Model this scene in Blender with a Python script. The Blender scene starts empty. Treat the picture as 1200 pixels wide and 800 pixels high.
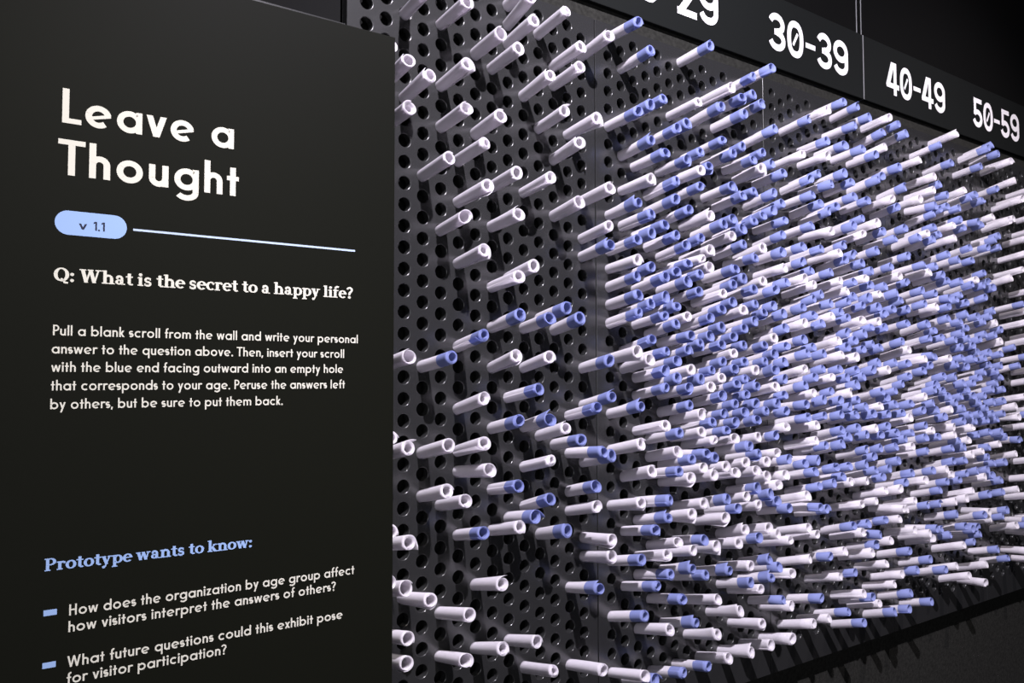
import bpy, bmesh, math, random
from mathutils import Vector, Matrix

scene = bpy.context.scene
P = 0.0381                      # hole pitch of the perforated panels, metres
PX = P * 1.00778                # spacing of the hole columns
CAM_COL, CAM_OUT, CAM_Z = -17.2085, 34.58368, -1.1957
FLOOR_DROP = 1.50               # camera height above the floor


def W(col, out, row):
    """Point given by hole column, distance out of the wall (pitches) and hole row."""
    return Vector((col * PX, -out * P, (row - CAM_Z) * P + FLOOR_DROP))


# ------------------------------------------------------------------ camera
A, PITCH, ROLL = 0.914302214, 0.0457476716, 0.00211304
fw = Vector((math.cos(A), math.sin(A), 0)); rt = Vector((math.sin(A), -math.cos(A), 0)); up = Vector((0, 0, 1))
fwd = (fw * math.cos(PITCH) + up * math.sin(PITCH)); upv = (up * math.cos(PITCH) - fw * math.sin(PITCH))
right = rt * math.cos(ROLL) - upv * math.sin(ROLL)
upc = rt * math.sin(ROLL) + upv * math.cos(ROLL)
cam_pos = W(CAM_COL, CAM_OUT, CAM_Z)
cd = bpy.data.cameras.new('camera'); cam = bpy.data.objects.new('camera', cd)
scene.collection.objects.link(cam)
cam.matrix_world = Matrix(((right.x, upc.x, -fwd.x, cam_pos.x), (right.y, upc.y, -fwd.y, cam_pos.y),
                           (right.z, upc.z, -fwd.z, cam_pos.z), (0, 0, 0, 1)))
cd.sensor_width = 36; cd.sensor_fit = 'HORIZONTAL'; cd.lens = 36 * 1015.401 / 1200; cd.clip_start = 0.02
scene.camera = cam

# ------------------------------------------------------------------ light
world = bpy.data.worlds.new('dim_gallery'); scene.world = world; world.use_nodes = True
bg = world.node_tree.nodes['Background']; bg.inputs[0].default_value = (0.80, 0.82, 1.0, 1); bg.inputs[1].default_value = 0.008


def spot(name, pos, aim, energy, color, size_deg, blend, radius):
    d = bpy.data.lights.new(name, 'SPOT'); o = bpy.data.objects.new(name, d); scene.collection.objects.link(o)
    d.energy = energy; d.color = color; d.spot_size = math.radians(size_deg); d.spot_blend = blend; d.shadow_soft_size = radius
    o.location = pos; o.rotation_euler = (aim - pos).to_track_quat('-Z', 'Y').to_euler()
    return o


spot('track_spotlight', W(0, 40, 45), W(31, 0, -6), 645, (0.94, 0.895, 1.0), 104, 1.0, 0.02)
spot('track_spotlight', W(54, 40, 48), W(60, 0, -2), 120, (1.0, 0.91, 0.94), 70, 0.9, 0.02)
spot('track_spotlight', W(-17, 42, 44), W(-11.5, 5, -5), 190, (1.0, 0.96, 0.88), 33, 1.0, 0.02)
wl = bpy.data.lights.new('ambient_fill', 'AREA'); wo = bpy.data.objects.new('ambient_fill', wl); COL0 = scene.collection; COL0.objects.link(wo)
wl.shape = 'RECTANGLE'; wl.size = 2.6; wl.size_y = 1.2; wl.energy = 42; wl.color = (0.92, 0.92, 1.0)      # soft fill added behind the camera to lift the scroll sides, no real fixture
wo.location = W(-40, 95, 4); wo.rotation_euler = (W(28, 0, -2) - wo.location).to_track_quat('-Z', 'Y').to_euler()
scene.view_settings.view_transform = 'Standard'; scene.view_settings.look = 'None'
scene.view_settings.exposure = 0.0; scene.view_settings.gamma = 1.0; scene.view_settings.use_curve_mapping = False


# ------------------------------------------------------------------ materials
def mat(name, col, rough=0.6, spec=0.5, noise=None, bump=0.0, bscale=400, translucent=0.0, var=0.0, vscale=200):
    m = bpy.data.materials.new(name); m.use_nodes = True
    nt = m.node_tree; b = nt.nodes['Principled BSDF']; out = nt.nodes['Material Output']
    b.inputs['Base Color'].default_value = (*col, 1); b.inputs['Roughness'].default_value = rough
    b.inputs['Specular IOR Level'].default_value = spec
    tc = nt.nodes.new('ShaderNodeTexCoord')
    if var:
        n = nt.nodes.new('ShaderNodeTexNoise'); n.inputs['Scale'].default_value = vscale; n.inputs['Detail'].default_value = 3
        nt.links.new(tc.outputs['Object'], n.inputs['Vector'])
        r = nt.nodes.new('ShaderNodeMix'); r.data_type = 'RGBA'
        r.inputs[6].default_value = (*[c * (1 - var) for c in col], 1); r.inputs[7].default_value = (*[min(1, c * (1 + var)) for c in col], 1)
        nt.links.new(n.outputs['Fac'], r.inputs[0]); nt.links.new(r.outputs[2], b.inputs['Base Color'])
    if bump:
        n = nt.nodes.new('ShaderNodeTexNoise'); n.inputs['Scale'].default_value = bscale; n.inputs['Detail'].default_value = 2
        nt.links.new(tc.outputs['Object'], n.inputs['Vector'])
        bp = nt.nodes.new('ShaderNodeBump'); bp.inputs['Strength'].default_value = bump; bp.inputs['Distance'].default_value = 0.001
        nt.links.new(n.outputs['Fac'], bp.inputs['Height']); nt.links.new(bp.outputs['Normal'], b.inputs['Normal'])
    if translucent:
        t = nt.nodes.new('ShaderNodeBsdfTranslucent'); t.inputs['Color'].default_value = (*col, 1)
        mx = nt.nodes.new('ShaderNodeMixShader'); mx.inputs[0].default_value = translucent
        nt.links.new(b.outputs[0], mx.inputs[1]); nt.links.new(t.outputs[0], mx.inputs[2]); nt.links.new(mx.outputs[0], out.inputs['Surface'])
    return m


M = {
    'powder': mat('black_powder_coat', (0.018, 0.018, 0.0185), 0.26, 1.0, bump=0.03, bscale=900),
    'felt': mat('charcoal_wall_board', (0.017, 0.0168, 0.0150), 0.95, 0.12, bump=0.9, bscale=260, var=0.85, vscale=110),
    'upper': mat('black_upper_wall', (0.0035, 0.0035, 0.0035), 0.8, 0.05, bump=0.3, bscale=600),
    'band': mat('black_band_board', (0.0070, 0.0078, 0.0076), 0.7, 0.08),
    'steel': mat('seam_strip', (0.22, 0.22, 0.23), 0.35, 0.5),
    'sign': mat('black_sign_print', (0.0045, 0.0048, 0.0032), 0.55, 0.06, var=0.25, vscale=700),
    'cream': mat('cream_print', (0.50, 0.485, 0.43), 0.7, 0.2),
    'lightblue': mat('light_blue_print', (0.22, 0.32, 0.55), 0.7, 0.2),
    'palerule': mat('pale_blue_print', (0.36, 0.43, 0.57), 0.7, 0.2),
    'ink': mat('dark_ink', (0.02, 0.022, 0.04), 0.7, 0.1),
    'vinyl': mat('white_vinyl', (0.86, 0.83, 0.85), 0.6, 0.3),
    'paper': mat('white_paper', (0.86, 0.83, 0.87), 0.8, 0.12, translucent=0.56),
    'bluepaper': mat('blue_printed_paper', (0.30, 0.345, 0.64), 0.75, 0.12, translucent=0.45),
    'dark': mat('matt_black', (0.006, 0.006, 0.006), 0.9, 0.1),
    'floor': mat('dark_floor', (0.03, 0.03, 0.03), 0.5, 0.4),
}

COL = scene.collection


def link(name, verts, faces, m, parent=None, smooth=False, mats=None, fm=None):
    me = bpy.data.meshes.new(name); me.from_pydata([tuple(v) for v in verts], [], faces); me.update()
    for mm in (mats or [m]): me.materials.append(mm)
    if fm:
        for p, i in zip(me.polygons, fm): p.material_index = i
    if smooth:
        for p in me.polygons: p.use_smooth = True
    o = bpy.data.objects.new(name, me); COL.objects.link(o)
    if parent: o.parent = parent
    return o


def tag(o, label=None, cat=None, group=None, kind=None):
    if label: o['label'] = label
    if cat: o['category'] = cat
    if group: o['group'] = group
    if kind: o['kind'] = kind
    return o


def box(V, F, a, b):
    """axis-aligned box between two corner points, appended to V, F"""
    x0, x1 = sorted((a[0], b[0])); y0, y1 = sorted((a[1], b[1])); z0, z1 = sorted((a[2], b[2]))
    k = len(V)
    V += [(x0, y0, z0), (x1, y0, z0), (x1, y1, z0), (x0, y1, z0), (x0, y0, z1), (x1, y0, z1), (x1, y1, z1), (x0, y1, z1)]
    F += [(k + 3, k + 2, k + 1, k), (k + 4, k + 5, k + 6, k + 7), (k, k + 1, k + 5, k + 4), (k + 1, k + 2, k + 6, k + 5), (k + 2, k + 3, k + 7, k + 6), (k + 3, k, k + 4, k + 7)]


def bevel(o, w, seg=2):
    md = o.modifiers.new('bevel', 'BEVEL'); md.width = w; md.segments = seg; md.limit_method = 'ANGLE'
    return o


# ------------------------------------------------------------------ the setting
DEEP = -1.0                     # the wall behind, in pitches behind the panel faces
ZB, ZT = -19.95, 18.85           # bottom and top edge of the perforated panels
xL, xR = -46, 106
zfloor = CAM_Z - FLOOR_DROP / P
V, F = [], []
for a, b in ((xL, -1.63), (-1.57, 43.37), (43.43, 88.37), (88.43, xR)):
    box(V, F, W(a, DEEP, zfloor), W(b, DEEP - 1.2, 21.5))
box(V, F, W(xL, DEEP - 0.25, zfloor), W(xR, DEEP - 1.0, 21.5))
tag(link('wall_back', V, F, M['felt']), kind='structure')
V, F = [], []
for a, b in ((xL, 43.2), (43.75, xR)):
    box(V, F, W(a, DEEP, 21.5), W(b, DEEP - 1.2, 60))
box(V, F, W(42.0, DEEP - 0.9, 21.5), W(45, DEEP - 1.2, 60))
tag(link('wall_back_upper', V, F, M['upper']), kind='structure')
V, F = [], []
for a in (43.13, 43.75):
    box(V, F, W(a, DEEP + 0.03, 25.0), W(a + 0.07, DEEP - 0.02, 60))
tag(link('trim_1', V, F, M['steel']), kind='structure')
V, F = [], []
box(V, F, W(xL, 110, zfloor), W(xR, DEEP, zfloor - 3))
tag(link('floor', V, F, M['floor']), kind='structure')


# ------------------------------------------------------------------ perforated panels
HR, NS, TH = 0.315, 24, 0.40


def panel_mesh():
    """one panel 15 columns wide: every hole bored through, in panel-local metres (x along, y into the wall, z up)"""
    V, F, idx, sm = [], [], {}, set()

    def v(x, y, z):
        k = (round(x, 4), round(y, 4), round(z, 4))
        if k not in idx:
            idx[k] = len(V); V.append((x * PX, y * P, z * P))
        return idx[k]
    g = 0.035
    ring = [(math.cos(2 * math.pi * i / NS), math.sin(2 * math.pi * i / NS)) for i in range(NS)]

    def cell(cx, cz):
        out, inn = [], []
        for (c, s) in ring:
            k = 0.5 / max(abs(c), abs(s))
            out.append((cx + c * k, cz + s * k)); inn.append((cx + c * (HR + .03), cz + s * (HR + .03)))
        n = NS
        for i in range(n):
            j = (i + 1) % n
            F.append((v(out[i][0], 0, out[i][1]), v(out[j][0], 0, out[j][1]), v(inn[j][0], .0, inn[j][1]), v(inn[i][0], .0, inn[i][1])))
            prev = (HR + .03, 0)
            for rad, dep in ((HR + .012, .008), (HR, .03), (HR, TH)):
                q = []
                for (ii, rr, dd) in ((i, *prev), (j, *prev), (j, rad, dep), (i, rad, dep)):
                    q.append(v(cx + ring[ii][0] * rr, dd, cz + ring[ii][1] * rr))
                sm.add(len(F)); F.append(tuple(q)); prev = (rad, dep)

    def quad(x0, z0, x1, z1):
        F.append((v(x0, 0, z0), v(x1, 0, z0), v(x1, 0, z1), v(x0, 0, z1)))
    for n in range(1, 15):
        rows = [r for r in range(-18, 19)] if n % 2 else [r + 0.5 for r in range(-18, 18)]
        for r in rows: cell(n, r)
        quad(n - .5, rows[-1] + .5, n + .5, ZT); quad(n - .5, ZB, n + .5, rows[0] - .5)
    e = .009
    quad(g + e, ZB, .5, ZT); quad(14.5, ZB, 15 - g - e, ZT)
    F.append((v(g, e, ZB), v(g + e, 0, ZB), v(g + e, 0, ZT), v(g, e, ZT)))
    F.append((v(15 - g - e, 0, ZB), v(15 - g, e, ZB), v(15 - g, e, ZT), v(15 - g - e, 0, ZT)))
    # the rim: sides, top and bottom edges, rolled over into the seams
    for (x0, z0, x1, z1, y0) in ((g + e, ZT, 15 - g - e, ZT, 0), (15 - g - e, ZB, g + e, ZB, 0), (g, ZB, g, ZT, e), (15 - g, ZT, 15 - g, ZB, e)):
        F.append((v(x0, y0, z0), v(x1, y0, z1), v(x1, TH, z1), v(x0, TH, z0)))
    me = bpy.data.meshes.new('perforated_panel'); me.from_pydata(V, [], F); me.update()
    for p in me.polygons: p.use_smooth = p.index in sm
    return me


pm = panel_mesh(); pm.materials.append(M['powder'])
PLAB = ['black perforated wall panel beside the black sign, mostly empty holes with sparse white scrolls',
        'black perforated wall panel second from the sign, directly below the 20-29 number',
        'black perforated wall panel third from the sign, directly below the 30-39 number',
        'black perforated wall panel below the 40-49 number, fourth from the sign',
        'black perforated wall panel at the right end of the photo below the 50-59 number']
for i in range(5):
    o = bpy.data.objects.new('perforated_panel', pm); COL.objects.link(o)
    o.location = W(i * 15, 0, 0)
    tag(o, PLAB[i], 'perforated panel', 'perforated panels of the scroll wall')
V, F = [], []
box(V, F, W(0.02, -TH, ZT), W(75, DEEP, ZT - .35)); box(V, F, W(0.02, -TH, ZB + .35), W(75, DEEP, ZB))
box(V, F, W(0.02, -TH, ZB + .35), W(.3, DEEP, ZT - .35)); box(V, F, W(74.7, -TH, ZB + .35), W(75, DEEP, ZT - .35))
for s in (15, 30, 45, 60): box(V, F, W(s - .25, -TH, ZB + .35), W(s + .25, -TH - .3, ZT - .35))
box(V, F, W(0.3, DEEP + .03, ZB + .35), W(74.7, DEEP + .01, ZT - .35))
tag(link('trim_2', V, F, M['dark']), kind='structure')

# plain boards at the left end of the perforated wall
V, F = [], []
box(V, F, W(-30, 0, ZB), W(-.03, DEEP, 14.75))
tag(bevel(link('wall_left', V, F, M['powder']), .0008), kind='structure')
V, F = [], []
box(V, F, W(-30, -.5, 14.8), W(-.03, DEEP, 24))
tag(bevel(link('wall_left_upper', V, F, M['dark']), .001), kind='structure')


# ------------------------------------------------------------------ lettering drawn as strokes
def arc(cx, cy, rx, ry, a0, a1, n=None):
    n = n or max(4, int(abs(a1 - a0) / 12))
    return [(cx + rx * math.cos(math.radians(a0 + (a1 - a0) * i / n)), cy + ry * math.sin(math.radians(a0 + (a1 - a0) * i / n))) for i in range(n + 1)]


def ribbon(pts, w, closed=False):
    """quads along a polyline of width w with mitred joints"""
    n = len(pts); L, R = [], []
    for i in range(n):
        if closed: a, b, c = pts[(i - 1) % n], pts[i], pts[(i + 1) % n]
        else: a, b, c = pts[max(i - 1, 0)], pts[i], pts[min(i + 1, n - 1)]
        d1 = (b[0] - a[0], b[1] - a[1]); d2 = (c[0] - b[0], c[1] - b[1])
        l1 = math.hypot(*d1) or 1; l2 = math.hypot(*d2) or 1
        if d1 == (0, 0): d1, l1 = d2, l2
        if d2 == (0, 0): d2, l2 = d1, l1
        n1 = (-d1[1] / l1, d1[0] / l1); n2 = (-d2[1] / l2, d2[0] / l2)
        m = (n1[0] + n2[0], n1[1] + n2[1]); k = (m[0] * n1[0] + m[1] * n1[1]) or 1
        k = max(k, .35)
        m = (m[0] / k * w / 2, m[1] / k * w / 2)
        L.append((b[0] + m[0], b[1] + m[1])); R.append((b[0] - m[0], b[1] - m[1]))
    q = []
    for i in range(n if closed else n - 1):
        j = (i + 1) % n; q.append([R[i], R[j], L[j], L[i]])
    return q


def S(pts, w): return ribbon(pts, w)
def O(cx, cy, rx, ry, w): return ribbon(arc(cx, cy, rx, ry, 0, 360, 32)[:-1], w, True)
def B(x0, y0, x1, y1): return [[(x0, y0), (x1, y0), (x1, y1), (x0, y1)]]
def D(x0, y0, x1, y1, w):      # slanted stem cut level at both ends
    h = w * math.hypot(x1 - x0, y1 - y0) / abs(y1 - y0) / 2
    return [[(x0 - h, y0), (x0 + h, y0), (x1 + h, y1), (x1 - h, y1)]]
def RING(cx, cy, rx, ry, wx, wy, a0=0, a1=360):   # bowl with thick sides and thin top
    n = max(6, int(abs(a1 - a0) / 12)); q = []
    f = lambda t, ex, ey: (cx + (rx + ex) * math.cos(math.radians(t)), cy + (ry + ey) * math.sin(math.radians(t)))
    for i in range(n):
        t, u = a0 + (a1 - a0) * i / n, a0 + (a1 - a0) * (i + 1) / n
        q.append([f(t, wx / 2, wy / 2), f(u, wx / 2, wy / 2), f(u, -wx / 2, -wy / 2), f(t, -wx / 2, -wy / 2)])
    return q


def geo(w):
    """geometric sans: round bowls, single storey a, slanted e"""
    X = .64; R = X / 2 - w / 2 + .012; c = X / 2; h = w / 2; s = .06
    o = s + R + h; st = o + R
    bowl = lambda cx=o: O(cx, c, R, R, w)
    stem = lambda x, a=0., b=X: B(x - h, a, x + h, b)
    g = {}
    g['a'] = (st + h + s, bowl() + stem(st))
    g['b'] = (st + h + s, stem(s + h, 0, 1) + bowl(s + h + R))
    g['d'] = (st + h + s, bowl() + stem(st, 0, 1))
    g['p'] = (st + h + s, stem(s + h, -.33) + bowl(s + h + R))
    g['q'] = (st + h + s, bowl() + stem(st, -.33))
    g['g'] = (st + h + s, bowl() + stem(st, -.06) + S(arc(o, -.06, R, R * .72, 0, -150), w))
    g['o'] = (2 * o, bowl())
    g['c'] = (2 * o - .1, S(arc(o, c, R, R, 48, 312), w))
    g['e'] = (2 * o - .02, S(arc(o, c, R, R, 14, 310), w) + [[(o - R, c - .13), (o + R + h * .85, c + .02), (o + R + h * .6, c + .02 + w * .58), (o - R, c - .13 + w * .58)]])
    ar = .19 - h * .2
    def arch(x): return S([(x, 0)] + [(x, X - ar - h)] + arc(x - ar, X - ar - h + .01, ar, ar, 10, 175, 10), w)
    x0 = s + h; x1 = x0 + 2 * ar
    g['n'] = (x1 + h + s, stem(x0) + arch(x1))
    g['h'] = (x1 + h + s, stem(x0, 0, 1) + arch(x1))
    g['m'] = (x1 + 2 * ar + h + s, stem(x0) + arch(x1) + arch(x1 + 2 * ar))
    g['u'] = (x1 + h + s, stem(x1) + S([(x0, X), (x0, ar + h)] + arc(x0 + ar, ar + h - .01, ar, ar, 190, 355, 10), w))
    g['r'] = (.45, stem(x0) + S(arc(x0 + .2, X - .2 - h, .2, .21, 175, 55), w))
    g['f'] = (.40, S([(.2, 0), (.2, .78)] + arc(.2 + .15, .80, .15, .15, 175, 75), w) + B(.04, X - .1 - w * .42, .38, X - .1 + w * .42))
    g['t'] = (.40, stem(.2, 0, .88) + B(.03, X - .1 - w * .42, .37, X - .1 + w * .42))
    g['i'] = (w + 2 * s, stem(x0) + O(x0, .83, .045, .045, .1))
    g['l'] = (w + 2 * s, stem(x0, 0, 1))
    r = .15
    g['s'] = (.46, S(arc(.22, X - r - h * .95, r * .95, r, 40, 270) + arc(.22, r + h * .95, r, r, 90, -140), w * .95))
    g['k'] = (.56, stem(x0, 0, 1) + D(.20, .28, .42, X, w) + D(.44, 0, .22, .38, w * 1.02))
    g['v'] = (.58, D(.29, 0, .1, X, w) + D(.29, 0, .48, X, w))
    g['w'] = (.86, D(.25, 0, .1, X, w * .95) + D(.25, 0, .43, X, w * .95) + D(.61, 0, .43, X, w * .95) + D(.61, 0, .76, X, w * .95))
    g['x'] = (.54, D(.1, 0, .44, X, w) + D(.44, 0, .1, X, w))
    g['y'] = (.58, D(.30, .04, .1, X, w) + D(.17, -.33, .48, X, w))
    g['z'] = (.52, B(.06, X - w * .85, .46, X) + B(.06, 0, .46, w * .85) + D(.13, .05, .39, X - .05, w))
    g['L'] = (.54, B(.07, 0, .07 + w, 1) + B(.07, 0, .54, w * .88))
    g['T'] = (.64, B(.32 - h, 0, .32 + h, 1) + B(.0, 1 - w * .88, .64, 1))
    g['H'] = (.76, B(.08, 0, .08 + w, 1) + B(.68 - w, 0, .68, 1) + B(.1, .45, .66, .45 + w * .85))
    g['P'] = (.60, B(.08, 0, .08 + w, 1) + S([(.1, 1 - w * .43), (.3, 1 - w * .43)] + arc(.32, .70, .23 - w * .1, .3 - w * .43, 90, -90) + [(.1, .40 + w * .43)], w * .88))
    g['W'] = (1.12, D(.33, 0, .12, 1, w) + D(.33, 0, .56, 1, w * .95) + D(.79, 0, .56, 1, w * .95) + D(.79, 0, 1.0, 1, w))
    g['.'] = (.24, O(.12, .055, .04, .04, .1)); g[','] = (.24, D(.07, -.14, .13, .13, .13)); g[' '] = (.33, [])
    g['?'] = (.52, S(arc(.25, .74, .18, .18, 165, -55) + [(.25, .42), (.25, .26)], w * .95) + O(.25, .06, .04, .04, .1))
    g['1'] = (.36, B(.2, 0, .2 + w, 1) + [[(.2, 1), (.2, .82), (.06, .74), (.06, .9)]])
    return g


def slab():
    """soft bold serif with slab feet"""
    X = .68; w = .2; h = w / 2; t = .085; e = .085; g = {}
    def stem(x, a=0., b=X, head=-1, foot=True):
        q = B(x - h, a, x + h, b)
        if foot: q += B(x - h - e, a, x + h + e, a + t)
        if head: q += [[(x, b), (x, b - t), (x - h - e, b - t - .02), (x - h - e, b - .02)]]
        return q
    def arch(x0, x1, b=X): return S(arc((x0 + x1) / 2, X - .24, (x1 - x0) / 2, .19, 160, 0) , .16) + stem(x1, 0, X - .22, 0)
    g['h'] = (.80, stem(.2, 0, 1.02) + arch(.2, .6)); g['n'] = (.80, stem(.2) + arch(.2, .6))
    g['i'] = (.42, stem(.2) + O(.2, .87, .055, .055, .12)); g['l'] = (.42, stem(.2, 0, 1.02))
    g['r'] = (.58, stem(.2) + S(arc(.40, .42, .18, .2, 165, 50), .13) + O(.49, .56, .035, .035, .09))
    g['k'] = (.78, stem(.2, 0, 1.02) + D(.27, .28, .58, X, .1) + B(.42, X - t, .74, X) + D(.62, 0, .36, .4, w) + B(.5, 0, .78, t))
    g['p'] = (.76, stem(.2, -.3) + RING(.42, .34, .22, .3, .2, .09)); g['o'] = (.70, RING(.35, .34, .24, .3, .2, .1))
    g['c'] = (.62, RING(.34, .34, .23, .3, .2, .1, 55, 315) + O(.5, .53, .035, .035, .09))
    g['e'] = (.66, RING(.34, .34, .23, .3, .2, .1, 0, 318) + B(.2, .33, .63, .33 + t))
    g['a'] = (.70, RING(.28, .2, .14, .155, .17, .09) + S([(.46, .0), (.46, .42)] + arc(.30, .44, .16, .19, 0, 150), .16) + B(.44, 0, .66, t) + O(.17, .5, .035, .035, .09))
    g['s'] = (.56, S(arc(.27, .49, .15, .14, 40, 265) + arc(.27, .19, .16, .145, 95, -140), .145) + B(.39, .46, .46, .64) + B(.06, .04, .13, .22))
    g['t'] = (.50, B(.14, .1, .14 + w, .9) + B(.02, X - t, .46, X) + S(arc(.36, .17, .13, .12, 180, 320), .12))
    g['f'] = (.50, stem(.2, 0, .76, 0) + S(arc(.37, .8, .17, .17, 175, 50), .15) + B(.02, X - t, .46, X))
    g['y'] = (.72, D(.36, .02, .16, X, w) + D(.25, -.22, .56, X, .1) + B(0, X - t, .32, X) + B(.42, X - t, .7, X) + O(.17, -.22, .05, .05, .11))
    g['w'] = (1.02, D(.33, 0, .16, X, w) + D(.33, 0, .5, X, .1) + D(.69, 0, .5, X, w) + D(.69, 0, .86, X, .1) + B(0, X - t, .32, X) + B(.72, X - t, 1.0, X) + B(.38, X - t, .62, X))
    g['W'] = (1.36, D(.42, 0, .2, 1, w * 1.1) + D(.42, 0, .66, 1, .11) + D(.9, 0, .66, 1, w * 1.1) + D(.9, 0, 1.14, 1, .11) + B(.02, 1 - t, .42, 1) + B(.96, 1 - t, 1.32, 1) + B(.5, 1 - t, .84, 1))
    g['P'] = (.80, stem(.22, 0, 1, 0) + B(.03, 1 - t, .4, 1) + RING(.42, .72, .23, .235, .2, .09, 90, -90) + B(.2, 1 - t, .43, 1) + B(.2, .44, .43, .44 + t))
    g['Q'] = (.96, RING(.46, .5, .33, .46, .22, .1) + S([(.42, .2), (.56, .1), (.64, -.08), (.84, -.1)], .13))
    g[':'] = (.30, O(.14, .09, .055, .055, .12) + O(.14, .55, .055, .055, .12)); g[' '] = (.30, [])
    g['?'] = (.60, S(arc(.29, .76, .19, .19, 170, -60) + [(.27, .44), (.27, .28)], .16) + O(.27, .09, .055, .055, .12))
    return g


def numerals():
    """bold wide figures, zero with a slash"""
    w = .175; g = {}
    X0, X1 = .0875, .6925; c = .39; r = .3025
    sup = lambda cx, cy, rx, ry, a0, a1, n=28: [(cx + rx * math.copysign(abs(math.cos(math.radians(a0 + (a1 - a0) * i / n))) ** .82, math.cos(math.radians(a0 + (a1 - a0) * i / n))),
                                               cy + ry * math.copysign(abs(math.sin(math.radians(a0 + (a1 - a0) * i / n))) ** .82, math.sin(math.radians(a0 + (a1 - a0) * i / n)))) for i in range(n + 1)]
    g['0'] = (.88, ribbon(sup(c, .5, r, .4125, 0, 360, 40)[:-1], w, True) + S([(.28, .33), (.50, .67)], .085))
    g['2'] = (.88, S(arc(c, .70, r, .2125, 170, -25), w) + D(.17, .12, .62, .62, .19) + B(.02, 0, .78, .165))
    g['3'] = (.88, S(arc(c - .01, .715, r - .02, .2, 165, -90), w) + S(arc(c, .29, r, .2025, 92, -165), w) + B(.28, .42, .42, .42 + .16))
    g['4'] = (.90, D(.10, .26, .44, 1, .2) + B(.02, .2, .82, .2 + .155) + B(.48, 0, .48 + w, 1))
    g['5'] = (.88, B(.1, .84, .74, 1) + [[(.1, .42), (.27, .42), (.285, 1), (.115, 1)]] + S(arc(c, .31, r, .2225, 140, -165), w))
    g['9'] = (.88, O(c, .68, r, .2325, w) + S([(X1, .68), (X1, .30)] + arc(c, .30, r, .2125, 0, -165), w))
    g['-'] = (.58, B(.02, .40, .50, .535))
    return g


def text_quads(txt, font, track=0.0):
    x = 0; out = []
    for ch in txt:
        adv, q = font[ch]
        for poly in q: out.append([(px + x, py) for px, py in poly])
        x += adv + track
    return out, x


def letters(name, lines, place, m, parent, thick):
    """lines: (text, font, u0, u1, v baseline, cap height, track); place(u, v, height) gives the point"""
    V, F = [], []; lift = 0
    for txt, font, u0, u1, v0, H, track in lines:
        qs, _ = text_quads(txt, font, track)
        xs = [p[0] for q in qs for p in q]; a, b = min(xs), max(xs)
        k = (u1 - u0) / (b - a)
        for n, q in enumerate(qs):
            z = thick + (n % 7) * thick * .04
            poly = [(u0 + (p[0] - a) * k, v0 + p[1] * H) for p in q]
            area = sum(poly[i][0] * poly[(i + 1) % 4][1] - poly[(i + 1) % 4][0] * poly[i][1] for i in range(4))
            if area < 0: poly = poly[::-1]
            i0 = len(V)
            V += [place(u, v, z) for u, v in poly] + [place(u, v, 0) for u, v in poly]
            F.append((i0, i0 + 1, i0 + 2, i0 + 3))
            for i in range(4):
                j = (i + 1) % 4; F.append((i0 + i, i0 + 4 + i, i0 + 4 + j, i0 + j))
    return link(name, V, F, m, parent)


# ------------------------------------------------------------------ number bands above the panels
BF = -0.65
NUM = numerals()
band_things = []
for a, b, lab, texts in ((-1.55, 43.42, 'long black band board with white numbers 20-29 and 30-39', (('20-29', 17.04, 26.38), ('30-39', 31.71, 41.31))),
                         (43.49, 88.4, 'black band board right of the vertical seam with white numbers 40-49 and 50-59', (('40-49', 46.67, 56.11), ('50-59', 61.18, 70.53)))):
    V, F = [], []
    box(V, F, W(a, BF, 20.22), W(b, DEEP, 25.22))
    o = bevel(link('number_band', V, F, M['band']), .0016)
    tag(o, lab, 'sign', 'number bands above the perforated panels')
    for txt, c0, c1 in texts:
        t = letters('number_lettering', [(txt, NUM, c0, c1, 21.423, 2.611, 0.0)], lambda u, v, z: W(u, BF + z, v), M['vinyl'], o, .012)
        t['label'] = 'white lettering ' + txt
V, F = [], []
box(V, F, W(43.42, BF + .01, 20.24), W(43.49, DEEP, 25.2))
tag(link('trim_3', V, F, M['steel']), kind='structure')

# ------------------------------------------------------------------ the sign
SD = 1.12                        # distance of the sign's plane from the camera
SRm = ((0.8043757711, -0.0012075382, -0.5941196518), (-0.0253486664, 0.9990175814, -0.0363499253), (0.5935798716, 0.0442991401, 0.8035549279))
axis = [right * SRm[0][i] + upc * SRm[1][i] + fwd * SRm[2][i] for i in range(3)]       # along, up, into
so = cam_pos + axis[2] * SD
vb = -so.z / SD / axis[1].z + 0.001
UL, UR, VT = 0.062, 0.5472, 0.4535
V, F = [], []
box(V, F, (UL * SD, 0, vb * SD), (UR * SD, 0.035, VT * SD))
sign = bevel(link('information_sign', V, F, M['sign']), .0012)
sign.matrix_world = Matrix(((axis[0].x, axis[2].x, axis[1].x, so.x), (axis[0].y, axis[2].y, axis[1].y, so.y), (axis[0].z, axis[2].z, axis[1].z, so.z), (0, 0, 0, 1)))
tag(sign, 'tall black information sign on the left headed Leave a Thought in cream letters', 'sign')
sp = lambda u, v, z: (u * SD, -z, v * SD)
GT, GB, SL = geo(.165), geo(.138), slab()
th = .0004
for txt, u0, u1, v0, hh in (('Leave a', .1536, .3342, .2698, .0365), ('Thought', .1505, .3405, .2149, .0375)):
    letters('title_lettering', [(txt, GT, u0, u1, v0, hh, .035)], sp, M['cream'], sign, th)['label'] = 'large cream title line ' + txt
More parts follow.
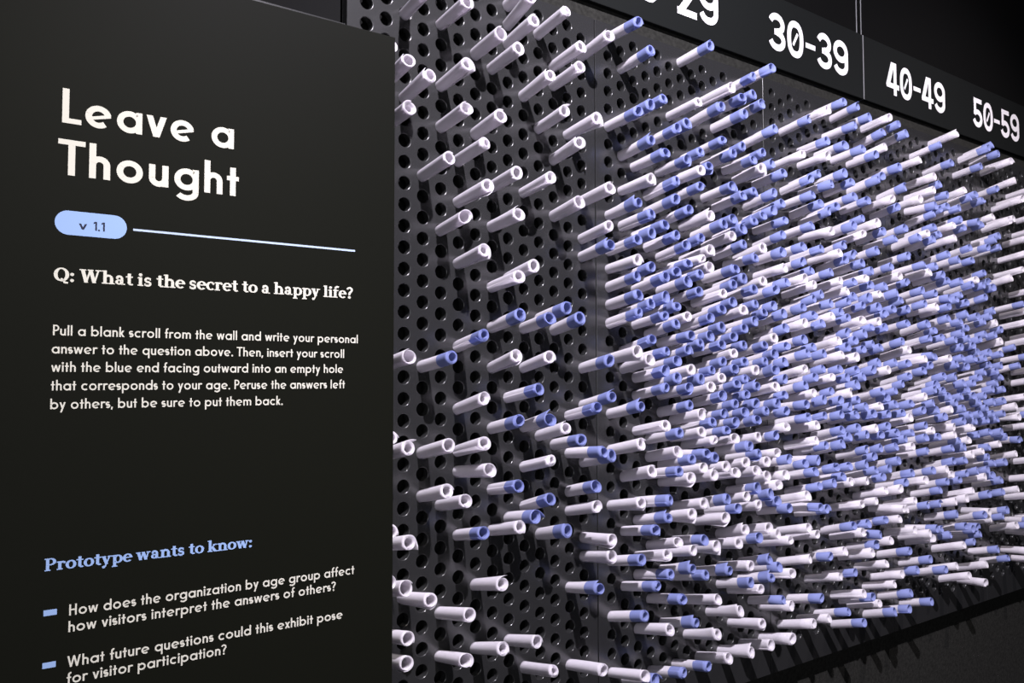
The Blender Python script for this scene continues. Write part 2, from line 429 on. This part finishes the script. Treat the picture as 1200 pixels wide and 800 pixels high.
# rounded badge with the version number
V, F = [], []
bu0, bu1, bv0, bv1 = .1488, .2189, .1522, .1776
rr = (bv1 - bv0) / 2
outl = arc(bu1 - rr, bv0 + rr, rr, rr, -90, 90, 16) + arc(bu0 + rr, bv0 + rr, rr, rr, 90, 270, 16)
n = len(outl)
V = [sp(u, v, th) for u, v in outl] + [sp(u, v, 0) for u, v in outl]
F = [tuple(range(n))] + [(i, n + i, n + (i + 1) % n, (i + 1) % n) for i in range(n)]
badge = link('version_badge', V, F, M['lightblue'], sign); badge['label'] = 'light blue rounded badge v 1.1'
letters('badge_lettering', [('v', GB, .1716, .1795, .1592, .0092, 0), ('1.1', GB, .1858, .1968, .1592, .0094, .02)], lambda u, v, z: sp(u, v, z + th), M['ink'], badge, th * .6)
V, F = [], []
box(V, F, sp(.2254, .1629, 0), sp(.4906, .1652, th))
link('rule_line', V, F, M['palerule'], sign)
letters('question_lettering', [('Q: What is the secret to a happy life?', SL, .149, .4878, .1031, .0140, -.03)], sp, M['cream'], sign, th)['label'] = 'bold cream question about the secret to a happy life'
letters('instruction_lettering', [
    ('Pull a blank scroll from the wall and write your personal', GB, .1495, .4951, .0467, .0108, .015),
    ('answer to the question above. Then, insert your scroll', GB, .1487, .4764, .0279, .0108, .015),
    ('with the blue end facing outward into an empty hole', GB, .1486, .4752, .0090, .0108, .015),
    ('that corresponds to your age. Peruse the answers left', GB, .1486, .4778, -.0102, .0108, .015),
    ('by others, but be sure to put them back.', GB, .1485, .3970, -.0294, .0108, .015)], sp, M['cream'], sign, th)['label'] = 'five lines of cream instructions'
letters('heading_lettering', [('Prototype wants to know:', SL, .1465, .3614, -.1940, .0125, -.03)], sp, M['lightblue'], sign, th)['label'] = 'light blue heading'
for v0 in (-.2363, -.2890):
    V, F = [], []
    box(V, F, sp(.1466, v0 - .0029, 0), sp(.1588, v0 + .0029, th)); link('bullet_mark', V, F, M['lightblue'], sign)
letters('bullet_lettering', [
    ('How does the organization by age group affect', GB, .1702, .4924, -.2421, .0112, .015),
    ('how visitors interpret the answers of others?', GB, .1698, .4675, -.2590, .0112, .015)], sp, M['cream'], sign, th)
letters('bullet_lettering', [
    ('What future questions could this exhibit pose', GB, .1694, .4768, -.2946, .0112, .015),
    ('for visitor participation?', GB, .1692, .3333, -.3113, .0112, .015)], sp, M['cream'], sign, th)


# ------------------------------------------------------------------ paper scrolls
OUT, LIFT, LEN = 2.28, 0.40, 2.315
BLUE0 = 0.65


def scroll_geo(seed, blue, fine=True):
    """rolled sheet in pitches: the axis runs along -y out of the wall; returns (body, end) vertex and face lists"""
    r = random.Random(seed)
    turns = r.uniform(2.4, 4.2) if fine else 1.8
    per = 22 if fine else 12
    ns = int(turns * per)
    rb, rtip = r.uniform(.285, .302), r.uniform(.300, .345)
    gap = r.uniform(.026, .042); thk = .013
    slant = r.uniform(-.30, .22); flap = r.choice([0, .02, .04, .07, .12, .20]) if fine else r.choice([0, .01, .03])
    flat = r.uniform(.93, 1.07); bow = r.uniform(-.05, .05); ph = r.uniform(0, 6.28)
    rows = [-.36, -.08, .12, .36, BLUE0, .8, .93, 1.0] if fine else [-.3, .05, BLUE0, 1.0]

    def pt(t, i, inner):
        th_ = i / per * 2 * math.pi
        s = max(0, min(1, (t + .1) / 1.1))
        rad = rb + (rtip - rb) * s ** .8 if t > 0 else rb
        rad -= gap * th_ / (2 * math.pi)
        if th_ < 1.1: rad += flap * (1 - th_ / 1.1) ** 2 * max(0, (t - .15) / .85) ** 1.5
        if inner: rad -= thk
        y = t * LEN
        if t > .66: y += slant * (th_ / (2 * math.pi * turns)) * (t - .66) / .34 + (.03 * math.sin(th_ + ph) * (t > .95))
        b = bow * s * (1 - s) * 2
        return (rad * math.cos(th_ + 2.0) * flat + b, -y, rad * math.sin(th_ + 2.0) / flat)

    def part(r0):
        V, F = [], []; m = len(r0)
        for t in r0:
            for k in (0, 1):
                for i in range(ns + 1): V.append(pt(t, i, k))
        st = 2 * (ns + 1)
        for a in range(m - 1):
            for i in range(ns):
                o = a * st + i
                F.append((o, o + st, o + st + 1, o + 1))
                o += ns + 1
                F.append((o, o + 1, o + st + 1, o + st))
            for i, sgn in ((0, 1), (ns, -1)):
                o = a * st + i
                f = (o, o + ns + 1, o + ns + 1 + st, o + st)
                F.append(f if sgn > 0 else f[::-1])
        if r0[-1] == 1.0:
            o = (m - 1) * st
            for i in range(ns): F.append((o + i, o + ns + 1 + i, o + ns + 2 + i, o + i + 1))
        return V, F
    cut = rows.index(BLUE0)
    if blue: return part(rows[:cut + 1]), part(rows[cut:])
    return part(rows), None


def scale(V): return [(x * P, y * P, z * P) for x, y, z in V]


def mesh_of(name, V, F, m):
    me = bpy.data.meshes.new(name); me.from_pydata(V, [], F); me.update(); me.materials.append(m)
    for p in me.polygons: p.use_smooth = True
    return me


protoW, protoB = [], []
for k in range(12):
    (V, F), _ = scroll_geo(100 + k, False); protoW.append(mesh_of('paper_scroll', scale(V), F, M['paper']))
    (V, F), (V2, F2) = scroll_geo(200 + k, True)
    protoB.append((mesh_of('paper_scroll', scale(V), F, M['paper']), mesh_of('blue_end', scale(V2), F2, M['bluepaper'])))

DATA = """1,-8,W,10,3;1,-16,W,7,8;1,-20,W,5,-1;1,26,W,1,-10;2,-1,W,-2,-2;2,-9,W,-6,6;2,-17,W,-2,3;2,-21,W,-14,11;2,-25,W,-8,-1;2,21,W,-6,-13;2,-27,W,-13,-3;2,25,W,-12,-5;3,-22,W,3,-7;3,24,W,-5,-1;3,32,W,-25,-22;4,-1,B,12,-3;4,-9,W,-2,8;4,-13,W,-10,6;4,17,W,0,-4;5,-14,W,-10,5;5,12,W,-13,-9;5,-24,W,10,-3;5,22,W,-4,-7;5,-28,W,-7,-2;5,26,W,0,1;5,32,W,-4,-11;6,-5,W,-6,13;6,1,B,-12,3;6,-9,W,-7,8;6,-11,W,25,-16;6,9,W,-6,-3;6,-17,B,-13,2;6,15,W,13,1;6,19,W,-5,-6;7,-22,W,-5,5;7,22,W,-12,-8;7,-28,W,-3,11;7,30,W,-8,-9;8,-1,W,-20,13;8,-7,B,-11,2;8,3,B,0,6;8,7,W,-6,-11;8,-13,B,-12,-1;8,-17,W,-4,6;8,13,W,-5,-13;8,17,W,-18,-14;8,29,W,-5,-7;9,-4,B,16,3;9,8,W,-15,-2;9,-16,B,-7,-6;9,-28,W,-3,6;9,32,W,-10,2;9,34,W,-25,22;9,36,W,0,0;10,-1,W,-17,9;10,-7,B,-12,4;10,3,B,-16,-3;10,-11,W,-13,8;10,-15,B,-14,22;10,17,W,-5,-4;10,-31,W,-5,1;10,27,W,-6,4;11,-8,W,-16,9;11,4,B,-12,1;11,-18,B,-12,8;11,24,W,-12,-5;11,34,W,-2,5;12,3,B,-20,7;12,-9,B,-18,-3;12,15,W,-16,-2;12,21,W,-13,1;12,29,W,-13,-10;12,31,W,-2,-2;13,-6,B,-15,5;13,-10,B,25,-22;13,-14,B,-11,9;13,-16,W,-9,7;13,-24,B,-4,-5;13,24,W,6,-2;13,-32,W,17,-12;14,-1,B,-20,-5;14,-5,B,-6,8;14,-11,B,-9,9;14,11,B,-13,-6;14,13,W,-16,-3;14,-19,W,-10,-22;14,-21,W,-11,-4;14,17,W,-3,-5;14,33,W,-2,6;16,0,W,-13,-4;16,-6,B,4,4;16,4,B,-2,4;16,-10,W,13,6;16,6,B,-9,-5;16,8,B,-8,-2;16,10,W,-6,-14;16,-16,W,1,-2;16,12,B,-5,-4;16,16,B,-3,-8;16,-22,B,5,2;16,-28,B,22,6;16,26,B,2,-12;16,-34,W,25,-5;16,36,B,6,-22;17,-1,W,-16,5;17,1,B,-10,11;17,5,B,-12,4;17,-13,W,-8,8;17,9,B,-9,4;17,13,B,4,-9;17,-19,B,4,-5;17,15,B,-5,-8;17,19,W,2,-11;17,-25,B,13,-2;17,23,B,1,-2;17,27,B,-4,-8;17,-35,B,2,8;17,33,B,7,-1;18,-2,B,4,-2;18,-4,B,-6,2;18,0,B,6,0;18,-8,W,0,-1;18,4,B,-4,-5;18,6,B,15,2;18,8,B,-1,7;18,-16,B,15,-6;18,-18,B,9,0;18,14,B,-1,-7;18,-22,W,2,3;18,-24,B,21,-5;18,22,B,10,-5;18,-30,W,17,0;18,28,B,4,-1;19,-3,B,-6,7;19,-1,B,0,2;19,3,B,-10,5;19,-9,B,6,4;19,5,B,-4,3;19,-11,W,-4,3;19,-13,B,-2,-6;19,9,B,-10,-7;19,13,B,-7,-4;19,-21,W,-8,9;19,17,B,-8,-1;19,19,B,-2,2;19,-27,B,9,-2;19,25,B,7,0;19,-35,B,11,4;20,-2,W,13,5;20,-4,B,-6,4;20,0,B,-7,16;20,-6,B,-8,3;20,2,B,-1,-9;20,4,W,-17,1;20,-12,B,5,5;20,8,B,-5,-3;20,-14,W,-2,2;20,10,B,-12,-4;20,12,B,-15,4;20,-18,W,4,2;20,16,B,-2,2;20,-22,W,14,1;20,-24,B,-6,1;20,22,B,-2,-8;20,-30,B,20,2;20,26,B,-3,-4;21,-3,B,-11,1;21,1,B,-12,4;21,-7,W,-1,2;21,-9,W,-7,3;21,-11,B,25,-22;21,7,B,-15,-2;21,-13,W,7,2;21,9,B,-9,-4;21,11,W,6,-17;21,-17,W,4,2;21,13,B,-5,1;21,-21,B,9,-4;21,19,B,0,0;21,-25,B,10,3;21,21,W,16,-2;21,23,B,8,2;21,29,W,-5,-12;21,-35,B,14,-3;22,-2,B,-18,0;22,-4,W,-20,6;22,2,B,-19,-4;22,-8,B,-14,5;22,4,B,-16,4;22,-10,W,-7,1;22,-12,B,-4,1;22,-14,W,-1,4;22,10,W,-16,-4;22,12,W,-14,-5;22,16,W,-5,-5;22,-22,W,9,1;22,22,B,-23,-22;22,-28,W,17,0;22,-32,W,9,7;22,36,B,10,-4;23,-3,W,-25,8;23,-1,B,-18,0;23,-5,B,-17,6;23,1,B,-20,2;23,-7,B,-9,1;23,3,B,-23,2;23,-9,B,3,2;23,5,B,-25,4;23,7,W,-5,-1;23,-13,W,-1,-4;23,-17,B,-1,9;23,-19,W,-8,3;23,15,B,4,4;23,-25,B,10,-1;23,25,B,0,0;23,29,B,-11,-2;23,-35,W,5,4;24,-2,B,-17,8;24,-4,B,11,22;24,0,W,-15,2;24,-6,B,-11,4;24,2,B,-13,-1;24,-8,B,-4,1;24,-10,W,-11,5;24,6,B,-13,4;24,8,B,-16,5;24,-14,W,-6,6;24,10,B,1,-2;24,-18,B,5,-2;24,14,W,-10,-3;24,16,B,-2,-1;24,-22,W,5,-6;24,20,B,-8,-7;24,24,B,-9,-15;24,-30,W,16,2;24,32,W,0,-11;25,-3,B,-14,1;25,-1,B,-17,3;25,-5,B,-11,6;25,1,B,-24,1;25,-7,B,-13,5;25,3,B,-12,3;25,5,W,-20,11;25,-11,B,7,3;25,-13,W,-15,10;25,9,B,-15,0;25,-17,W,-10,9;25,13,B,-11,5;25,15,B,-9,-1;25,-21,W,-25,17;25,19,B,-4,-1;25,-25,W,6,1;25,-27,B,13,4;25,25,B,-12,-4;25,29,B,2,-6;25,-35,W,10,-2;25,31,B,-11,-7;26,-2,W,-16,3;26,-4,B,-8,6;26,-6,B,-16,4;26,-8,B,-13,5;26,4,B,-9,-1;26,-10,W,5,2;26,6,B,-7,2;26,-12,B,2,4;26,8,B,-20,-8;26,-14,W,-15,3;26,-16,B,-8,1;26,12,B,-5,-19;26,-18,W,-5,2;26,16,B,-5,6;26,-22,B,1,6;26,20,B,-11,-12;26,-28,W,3,3;26,24,B,-1,-17;26,-32,W,8,-2;26,32,B,-2,-15;26,34,B,1,-2;27,-1,B,-21,8;27,1,B,-24,6;27,-7,B,-18,7;27,5,B,-24,4;27,-13,W,-16,1;27,9,W,-25,-3;27,-15,W,-7,17;27,-17,B,21,6;27,13,W,-20,1;27,-21,W,-5,3;27,17,B,-9,3;27,-25,B,1,11;27,-27,B,8,4;27,23,W,-23,-5;27,25,B,-21,-12;27,-35,W,-2,7;27,31,B,-8,-3;28,-2,B,-11,7;28,-4,W,-14,5;28,0,B,-19,6;28,-6,B,-16,1;28,2,W,-22,4;28,-10,B,-11,8;28,6,B,-17,6;28,-12,W,-14,0;28,8,B,-9,2;28,-16,W,-19,6;28,-18,B,-16,8;28,-22,W,-11,7;28,18,B,-12,-3;28,20,B,-14,4;28,-26,B,-5,7;28,24,B,-10,-8;28,-30,B,5,6;28,28,B,18,16;28,36,B,-10,-7;29,-3,B,-20,1;29,-1,B,-17,8;29,-5,B,-17,5;29,1,B,-14,4;29,-7,B,-20,3;29,3,B,0,21;29,-9,W,-17,4;29,5,B,-20,11;29,-13,B,10,4;29,9,B,-3,2;29,-15,W,-25,11;29,11,W,-1,-3;29,13,B,-20,-4;29,-19,B,-4,3;29,15,B,-23,3;29,17,B,-9,-8;29,-23,W,-4,7;29,19,B,-23,2;29,-27,W,2,4;29,23,B,-12,-7;29,-31,W,7,4;29,-35,W,2,8;31,-2,W,-15,16;31,-4,B,-7,11;31,0,B,25,15;31,-6,B,-16,-11;31,2,B,-4,7;31,-8,B,4,7;31,4,W,-1,9;31,6,B,-25,7;31,-14,B,-22,18;31,10,W,2,-6;31,12,B,-6,3;31,-18,W,12,14;31,14,B,-3,0;31,-22,W,6,10;31,-26,W,18,14;31,26,W,-9,-6;31,-34,W,25,10;32,-3,B,6,14;32,-5,W,-9,12;32,1,B,-12,8;32,-9,W,2,3;32,5,B,-11,11;32,-11,W,-1,7;32,7,B,-2,19;32,-13,B,18,-22;32,9,W,-5,9;32,-15,B,-7,10;32,11,B,-8,6;32,-17,B,19,13;32,-19,B,25,-22;32,17,B,1,-1;32,-23,W,-2,10;32,21,B,1,-5;32,23,B,-1,7;32,-31,B,20,5;32,31,B,-13,-4;33,-2,B,-11,17;33,0,B,3,18;33,-6,B,-7,17;33,-8,B,0,15;33,4,B,1,17;33,-12,B,4,21;33,8,B,-5,6;33,14,B,-2,5;33,-20,B,21,10;33,20,B,-7,2;33,-26,B,18,6;33,24,B,-16,1;33,-34,W,17,11;34,-3,W,-9,14;34,-5,B,-12,22;34,5,W,5,18;34,7,B,2,2;34,-15,B,3,22;34,11,B,-1,8;34,-17,B,-1,22;34,17,W,-8,-22;34,19,B,7,21;34,23,B,2,-6;34,-29,W,25,10;34,27,W,-7,-14;34,29,B,-17,-15;34,33,W,3,-3;35,-2,B,-12,19;35,0,W,2,9;35,-6,B,-8,14;35,2,W,-16,8;35,-8,B,-1,16;35,-10,B,-4,14;35,6,B,-9,-4;35,-12,B,3,22;35,10,W,9,10;35,-16,B,6,8;35,14,W,4,-5;35,20,B,-17,8;35,-26,W,15,17;35,-34,B,14,20;36,-3,B,-25,14;36,-5,W,24,11;36,1,B,-20,16;36,-7,B,-23,14;36,3,B,-5,16;36,5,B,-13,14;36,-11,B,-9,18;36,7,B,-9,22;36,9,W,-6,-5;36,-15,B,-5,22;36,-17,W,2,16;36,13,B,-25,7;36,15,B,-25,9;36,-23,B,-3,22;36,-29,B,25,12;36,25,B,-11,1;36,29,B,3,-5;36,35,B,-17,-16;37,-2,B,-15,14;37,-4,B,-8,15;37,0,W,-6,3;37,-6,B,-11,11;37,2,B,-25,13;37,-8,B,-25,11;37,-10,B,-18,22;37,8,B,-25,16;37,10,B,-15,16;37,14,B,-20,1;37,-20,W,-4,7;37,18,B,-25,-4;37,-24,W,5,17;37,22,B,-4,1;37,24,B,-24,1;37,-32,W,10,9;37,-36,B,16,16;37,32,B,5,-6;38,-3,B,-15,21;38,1,B,-25,7;38,-7,B,0,16;38,3,B,-4,16;38,5,W,-23,9;38,-11,B,-8,22;38,7,B,-25,8;38,-13,B,0,22;38,-15,B,-4,22;38,11,W,-1,-7;38,-17,W,-3,8;38,13,B,-20,0;38,17,W,-12,3;38,-23,B,3,18;38,19,B,-11,10;38,-27,W,25,15;38,-33,B,14,21;38,29,B,11,-2;38,35,B,-25,-2;39,-2,B,-16,15;39,2,B,-3,-8;39,-8,B,-22,12;39,4,B,-4,14;39,-10,W,9,11;39,8,B,-25,22;39,-14,B,-10,18;39,10,B,-10,8;39,-16,B,-2,22;39,12,B,-18,1;39,-20,W,7,13;39,-24,B,13,-22;39,-26,B,-4,14;39,22,B,-22,1;39,-34,W,20,12;39,34,B,18,-1;40,-1,B,-20,20;40,-5,B,2,13;40,1,B,-10,22;40,-7,W,-8,15;40,5,W,-20,5;40,-11,B,-11,14;40,7,B,-25,7;40,-13,B,-14,22;40,9,W,-6,-2;40,-17,B,1,22;40,-19,W,9,22;40,15,B,-18,7;40,-23,B,-2,22;40,19,W,-9,5;40,-29,W,14,18;40,25,B,-10,8;40,29,B,-15,-11;41,-2,W,-8,17;41,-6,B,-25,22;41,-8,B,-9,7;41,4,B,-25,22;41,-10,B,-24,22;41,6,B,-25,17;41,10,B,-20,11;41,-16,B,-13,22;41,18,B,-25,5;41,-26,W,-9,21;41,26,B,-24,3;41,-32,W,25,12;41,30,W,25,22;41,-36,B,12,22;41,32,B,-9,22;42,-1,B,-14,19;42,-5,B,-17,18;42,-7,B,-21,21;42,-11,B,-25,20;42,7,B,-25,4;42,-13,B,-21,22;42,9,B,25,22;42,-15,B,-13,20;42,13,B,-25,12;42,-19,W,3,21;42,-21,W,25,-22;42,17,B,18,14;42,-23,W,6,9;42,23,W,-25,-5;42,-31,W,24,16;42,35,W,-25,-9;43,-4,B,-2,20;43,2,B,-25,22;43,-8,B,-24,9;43,-12,B,-20,20;43,8,B,-25,18;43,12,W,-25,-4;43,-18,B,-8,9;43,-22,W,9,20;43,22,B,-22,6;43,-28,B,4,21;43,28,B,-9,-5;43,-34,B,6,22;43,-36,B,15,12;43,34,B,-12,11;44,-3,B,-25,22;44,-1,B,-25,18;44,1,W,-21,14;44,-7,B,-19,22;44,-9,W,-11,22;44,5,B,-25,8;44,-11,B,-3,12;44,7,B,-25,13;44,-13,W,-8,13;44,11,B,-18,11;44,-17,B,-16,22;44,15,B,3,5;44,-21,W,0,21;44,19,B,-25,9;44,-25,W,16,10;44,25,B,-10,17;44,-31,B,17,22;44,33,B,25,22;46,-2,B,-13,13;46,0,W,11,1;46,-6,W,-9,22;46,-8,B,-25,22;46,-10,B,-6,8;46,-12,B,17,22;46,8,B,-3,9;46,-14,B,25,19;46,10,B,-25,10;46,-18,W,-12,7;46,14,B,24,6;46,-22,B,20,22;46,18,B,-25,13;46,-26,W,23,12;46,24,W,-6,0;46,-30,B,25,22;46,30,W,6,0;46,-36,B,25,13;47,-1,B,-17,4;47,-5,B,25,22;47,1,B,25,-22;47,-7,B,24,22;47,3,B,0,11;47,5,B,-22,20;47,-11,W,14,20;47,-17,B,-1,22;47,13,W,17,9;47,19,W,-10,3;47,-25,B,25,-17;47,-27,W,-25,22;48,-4,B,-21,11;48,0,B,-25,22;48,-8,B,-16,22;48,4,B,-25,22;48,-12,B,-6,19;48,8,W,1,-1;48,10,B,-25,1;48,14,B,-11,6;48,-20,B,2,18;48,-22,B,-3,16;48,18,B,-7,22;48,20,B,-25,5;48,-26,B,15,22;48,22,B,16,22;48,24,B,25,-22;48,26,W,10,1;48,-32,B,25,21;48,28,W,9,3;49,-3,B,-25,22;49,-5,B,-25,13;49,3,B,-12,22;49,-9,B,0,17;49,-17,W,7,17;49,13,B,-9,1;49,-19,B,3,22;49,19,B,-25,15;49,-27,B,10,17;49,23,B,-19,6;49,27,B,5,10;49,33,B,25,19;50,0,W,-13,13;50,-6,B,-25,22;50,-8,W,2,22;50,-10,W,25,-22;50,6,B,-11,22;50,-12,W,21,22;50,8,B,-25,8;50,-14,B,2,22;50,10,B,9,-22;50,-16,B,-4,22;50,12,B,-25,12;50,-18,W,-9,22;50,16,B,-8,18;50,-22,W,23,10;50,-24,B,18,14;50,24,B,-3,-9;50,26,B,-16,-22;50,-32,W,24,21;51,-3,B,-12,22;51,-1,B,-25,15;51,-7,B,-7,22;51,3,B,-11,9;51,-13,B,6,22;51,9,B,6,22;51,-19,B,-3,22;51,19,W,-6,2;51,21,W,-8,6;51,-29,W,25,18;51,31,B,-5,2;52,-4,B,19,22;52,0,B,-15,16;52,-6,B,-25,18;52,2,B,-25,2;52,-8,B,-25,22;52,4,B,-12,11;52,-10,B,-25,22;52,6,B,-15,4;52,-14,B,-7,22;52,10,B,-18,12;52,-16,B,1,19;52,12,B,-12,22;52,-18,B,10,12;52,16,B,-18,-5;52,-22,W,15,22;52,-26,B,-23,5;52,22,B,-9,10;52,24,B,4,9;52,-34,W,25,22;52,36,W,12,10;53,-1,B,-25,3;53,-5,B,-25,22;53,3,B,-8,22;53,-9,B,-4,21;53,5,B,-25,7;53,-11,W,5,16;53,7,B,-5,22;53,-13,W,-25,22;53,9,B,-16,10;53,-15,W,9,5;53,-21,W,9,22;53,21,B,-25,11;53,-27,B,7,22;53,-29,B,11,22;53,27,W,6,18;54,-4,B,-25,22;54,0,B,-25,12;54,-6,B,-19,22;54,2,B,-12,21;54,-10,B,-15,18;54,-12,B,25,8;54,12,B,-25,10;54,-18,B,10,22;54,16,B,-4,6;54,18,B,-22,10;54,-26,B,-25,-22;54,-28,B,-4,22;54,26,B,9,22;55,-3,B,-17,17;55,1,B,-25,22;55,-7,B,-25,20;55,3,B,-25,22;55,-9,B,-25,22;55,7,B,-25,9;55,-15,W,-4,22;55,13,W,-19,9;55,-19,W,25,18;55,-25,B,-14,17;55,23,B,7,-22;55,27,B,-11,2;55,-33,W,25,21;55,-35,W,-25,-22;56,-2,B,-19,11;56,0,B,-13,22;56,-6,B,-25,20;56,-8,B,-25,17;56,4,B,-1,17;56,-10,B,-25,20;56,6,B,-11,22;56,-12,B,0,22;56,-14,B,8,-2;56,10,B,0,18;56,-16,B,-25,22;56,12,B,-25,16;56,-18,B,-17,22;56,14,B,-20,17;56,-22,B,-6,22;56,-24,W,-25,-22;56,-26,W,22,22;56,22,B,-21,16;56,26,B,-9,16;56,32,B,-17,-2;57,-1,B,-25,21;57,-5,B,1,21;57,1,B,-25,22;57,-7,B,25,16;57,-9,B,-25,19;57,7,B,5,21;57,-17,B,-2,18;57,13,B,-25,1;57,-19,B,-24,22;57,19,B,-25,-13;57,-31,B,25,13;57,35,B,25,22;58,-2,B,-24,20;58,-4,B,-13,22;58,4,B,-21,22;58,-10,B,-25,22;58,6,W,1,22;58,-12,B,25,15;58,8,B,-25,22;58,-14,W,6,18;58,12,B,-25,15;58,-20,B,20,19;58,-22,B,14,22;58,20,B,25,18;58,-26,B,18,22;58,24,W,-12,4;58,36,B,25,21;59,-3,B,-25,22;59,-1,B,-21,16;59,-5,B,1,19;59,1,B,-25,14;59,-7,B,-22,22;59,3,W,-25,19;59,-9,B,-25,14;59,5,B,-25,14;59,-13,B,-7,22;59,-17,B,-4,14;59,19,B,8,14;59,-25,B,22,16;59,21,B,-12,4;59,-33,B,-17,22;59,29,B,-21,3;59,35,B,-12,-1;61,2,B,4,22;61,-8,W,25,22;61,-16,W,6,21;61,14,W,16,20;61,-22,W,25,22;61,-28,W,-25,22;61,24,W,25,18;61,34,W,25,22;62,-1,B,25,22;62,-9,W,-25,-22;62,-13,B,-25,-16;62,25,W,-25,-20;62,31,W,25,22;62,35,W,-25,-14;63,-6,W,0,0;63,10,B,0,0;63,16,W,0,0;63,-28,B,0,0;63,-32,W,-8,-22;63,28,W,13,13;64,1,B,0,0;64,-9,B,0,0;64,-11,W,0,0;64,7,W,0,0;64,9,W,0,0;64,-23,W,0,0;64,19,W,0,0;64,-27,B,-25,-21;64,-29,W,-11,-22;64,29,W,-25,-17;65,4,W,0,0;65,-20,W,0,0;65,22,W,0,0;65,-34,W,-25,-21;66,-3,W,0,0;66,-1,W,0,0;66,5,B,0,0;66,-17,W,0,0;66,13,W,0,0;66,-27,W,0,0;66,31,W,0,0;67,-8,W,0,0;67,24,W,0,0;68,27,W,0,0"""
scrolls = []
for rec in DATA.split(';'):
    a = rec.split(',')
    scrolls.append((int(a[0]), int(a[1]) / 2, a[2], int(a[3]) / 100, int(a[4]) / 100))
ORD = ['first', 'second', 'third', 'fourth', 'fifth', 'sixth', 'seventh', 'eighth', 'ninth', 'tenth', 'eleventh', 'twelfth', 'thirteenth', 'fourteenth',
       'fifteenth', 'sixteenth', 'seventeenth', 'eighteenth', 'nineteenth', 'twentieth', 'twenty-first', 'twenty-second', 'twenty-third', 'twenty-fourth',
       'twenty-fifth', 'twenty-sixth', 'twenty-seventh', 'twenty-eighth', 'twenty-ninth', 'thirtieth']
bycol = {}
for s in scrolls: bycol.setdefault(s[0], []).append(s[1])
for c in bycol: bycol[c].sort(reverse=True)


def where(c, r):
    nth, tot = bycol[c].index(r), len(bycol[c])
    v = 'only one' if tot == 1 else 'lowest' if nth == tot - 1 else 'topmost' if nth == 0 else ORD[nth] + ' from top'
    seam = c // 15
    if seam == 0: h = '%s hole column left of first panel seam' % ORD[14 - c]
    else: h = '%s hole column right of %s panel seam' % (ORD[c - 15 * seam - 1], ORD[seam - 1])
    return v + ' in ' + h


def orient(c, r, dc, dz, roll):
    d = Vector((dc * PX, -OUT * P, (LIFT + dz) * P)).normalized()
    y = -d; x = y.cross(Vector((0, 0, 1))).normalized(); z = x.cross(y)
    m = Matrix(((x.x, y.x, z.x), (x.y, y.y, z.y), (x.z, y.z, z.z))) @ Matrix.Rotation(roll, 3, 'Y')
    return Matrix.Translation(W(c, 0, r)) @ m.to_4x4()


rnd = random.Random(7)
NEAR = 300
V, F, FM = [], [], []
for n, (c, r, k, dc, dz) in enumerate(scrolls):
    roll = rnd.uniform(0, 6.283)
    mtx = orient(c, r, dc, dz, roll)
    if n < NEAR:
        q = rnd.randrange(12)
        o = bpy.data.objects.new('paper_scroll', protoW[q] if k == 'W' else None); COL.objects.link(o)
        o.matrix_world = mtx
        tag(o, ('white paper scroll, ' if k == 'W' else 'blue-ended paper scroll, ') + where(c, r), 'paper scroll', 'rolled paper scrolls in the perforated wall')
        if k == 'B':
            e = bpy.data.objects.new('paper_roll', protoB[q][0]); COL.objects.link(e); e.parent = o
            e = bpy.data.objects.new('blue_end', protoB[q][1]); COL.objects.link(e); e.parent = o
            e['label'] = 'blue printed end'
    else:
        body, end = scroll_geo(1000 + n, k == 'B', False)
        for part_, mi in ((body, 0), (end, 1)):
            if not part_: continue
            i0 = len(V)
            V += [mtx @ Vector((x * P, y * P, z * P)) for x, y, z in part_[0]]
            F += [tuple(i + i0 for i in f) for f in part_[1]]; FM += [mi] * len(part_[1])
far = link('paper_scrolls', V, F, None, None, True, [M['paper'], M['bluepaper']], FM)
tag(far, 'dense mass of rolled paper scrolls, mostly blue-ended, on the farther right panels', 'paper scrolls', kind='stuff')
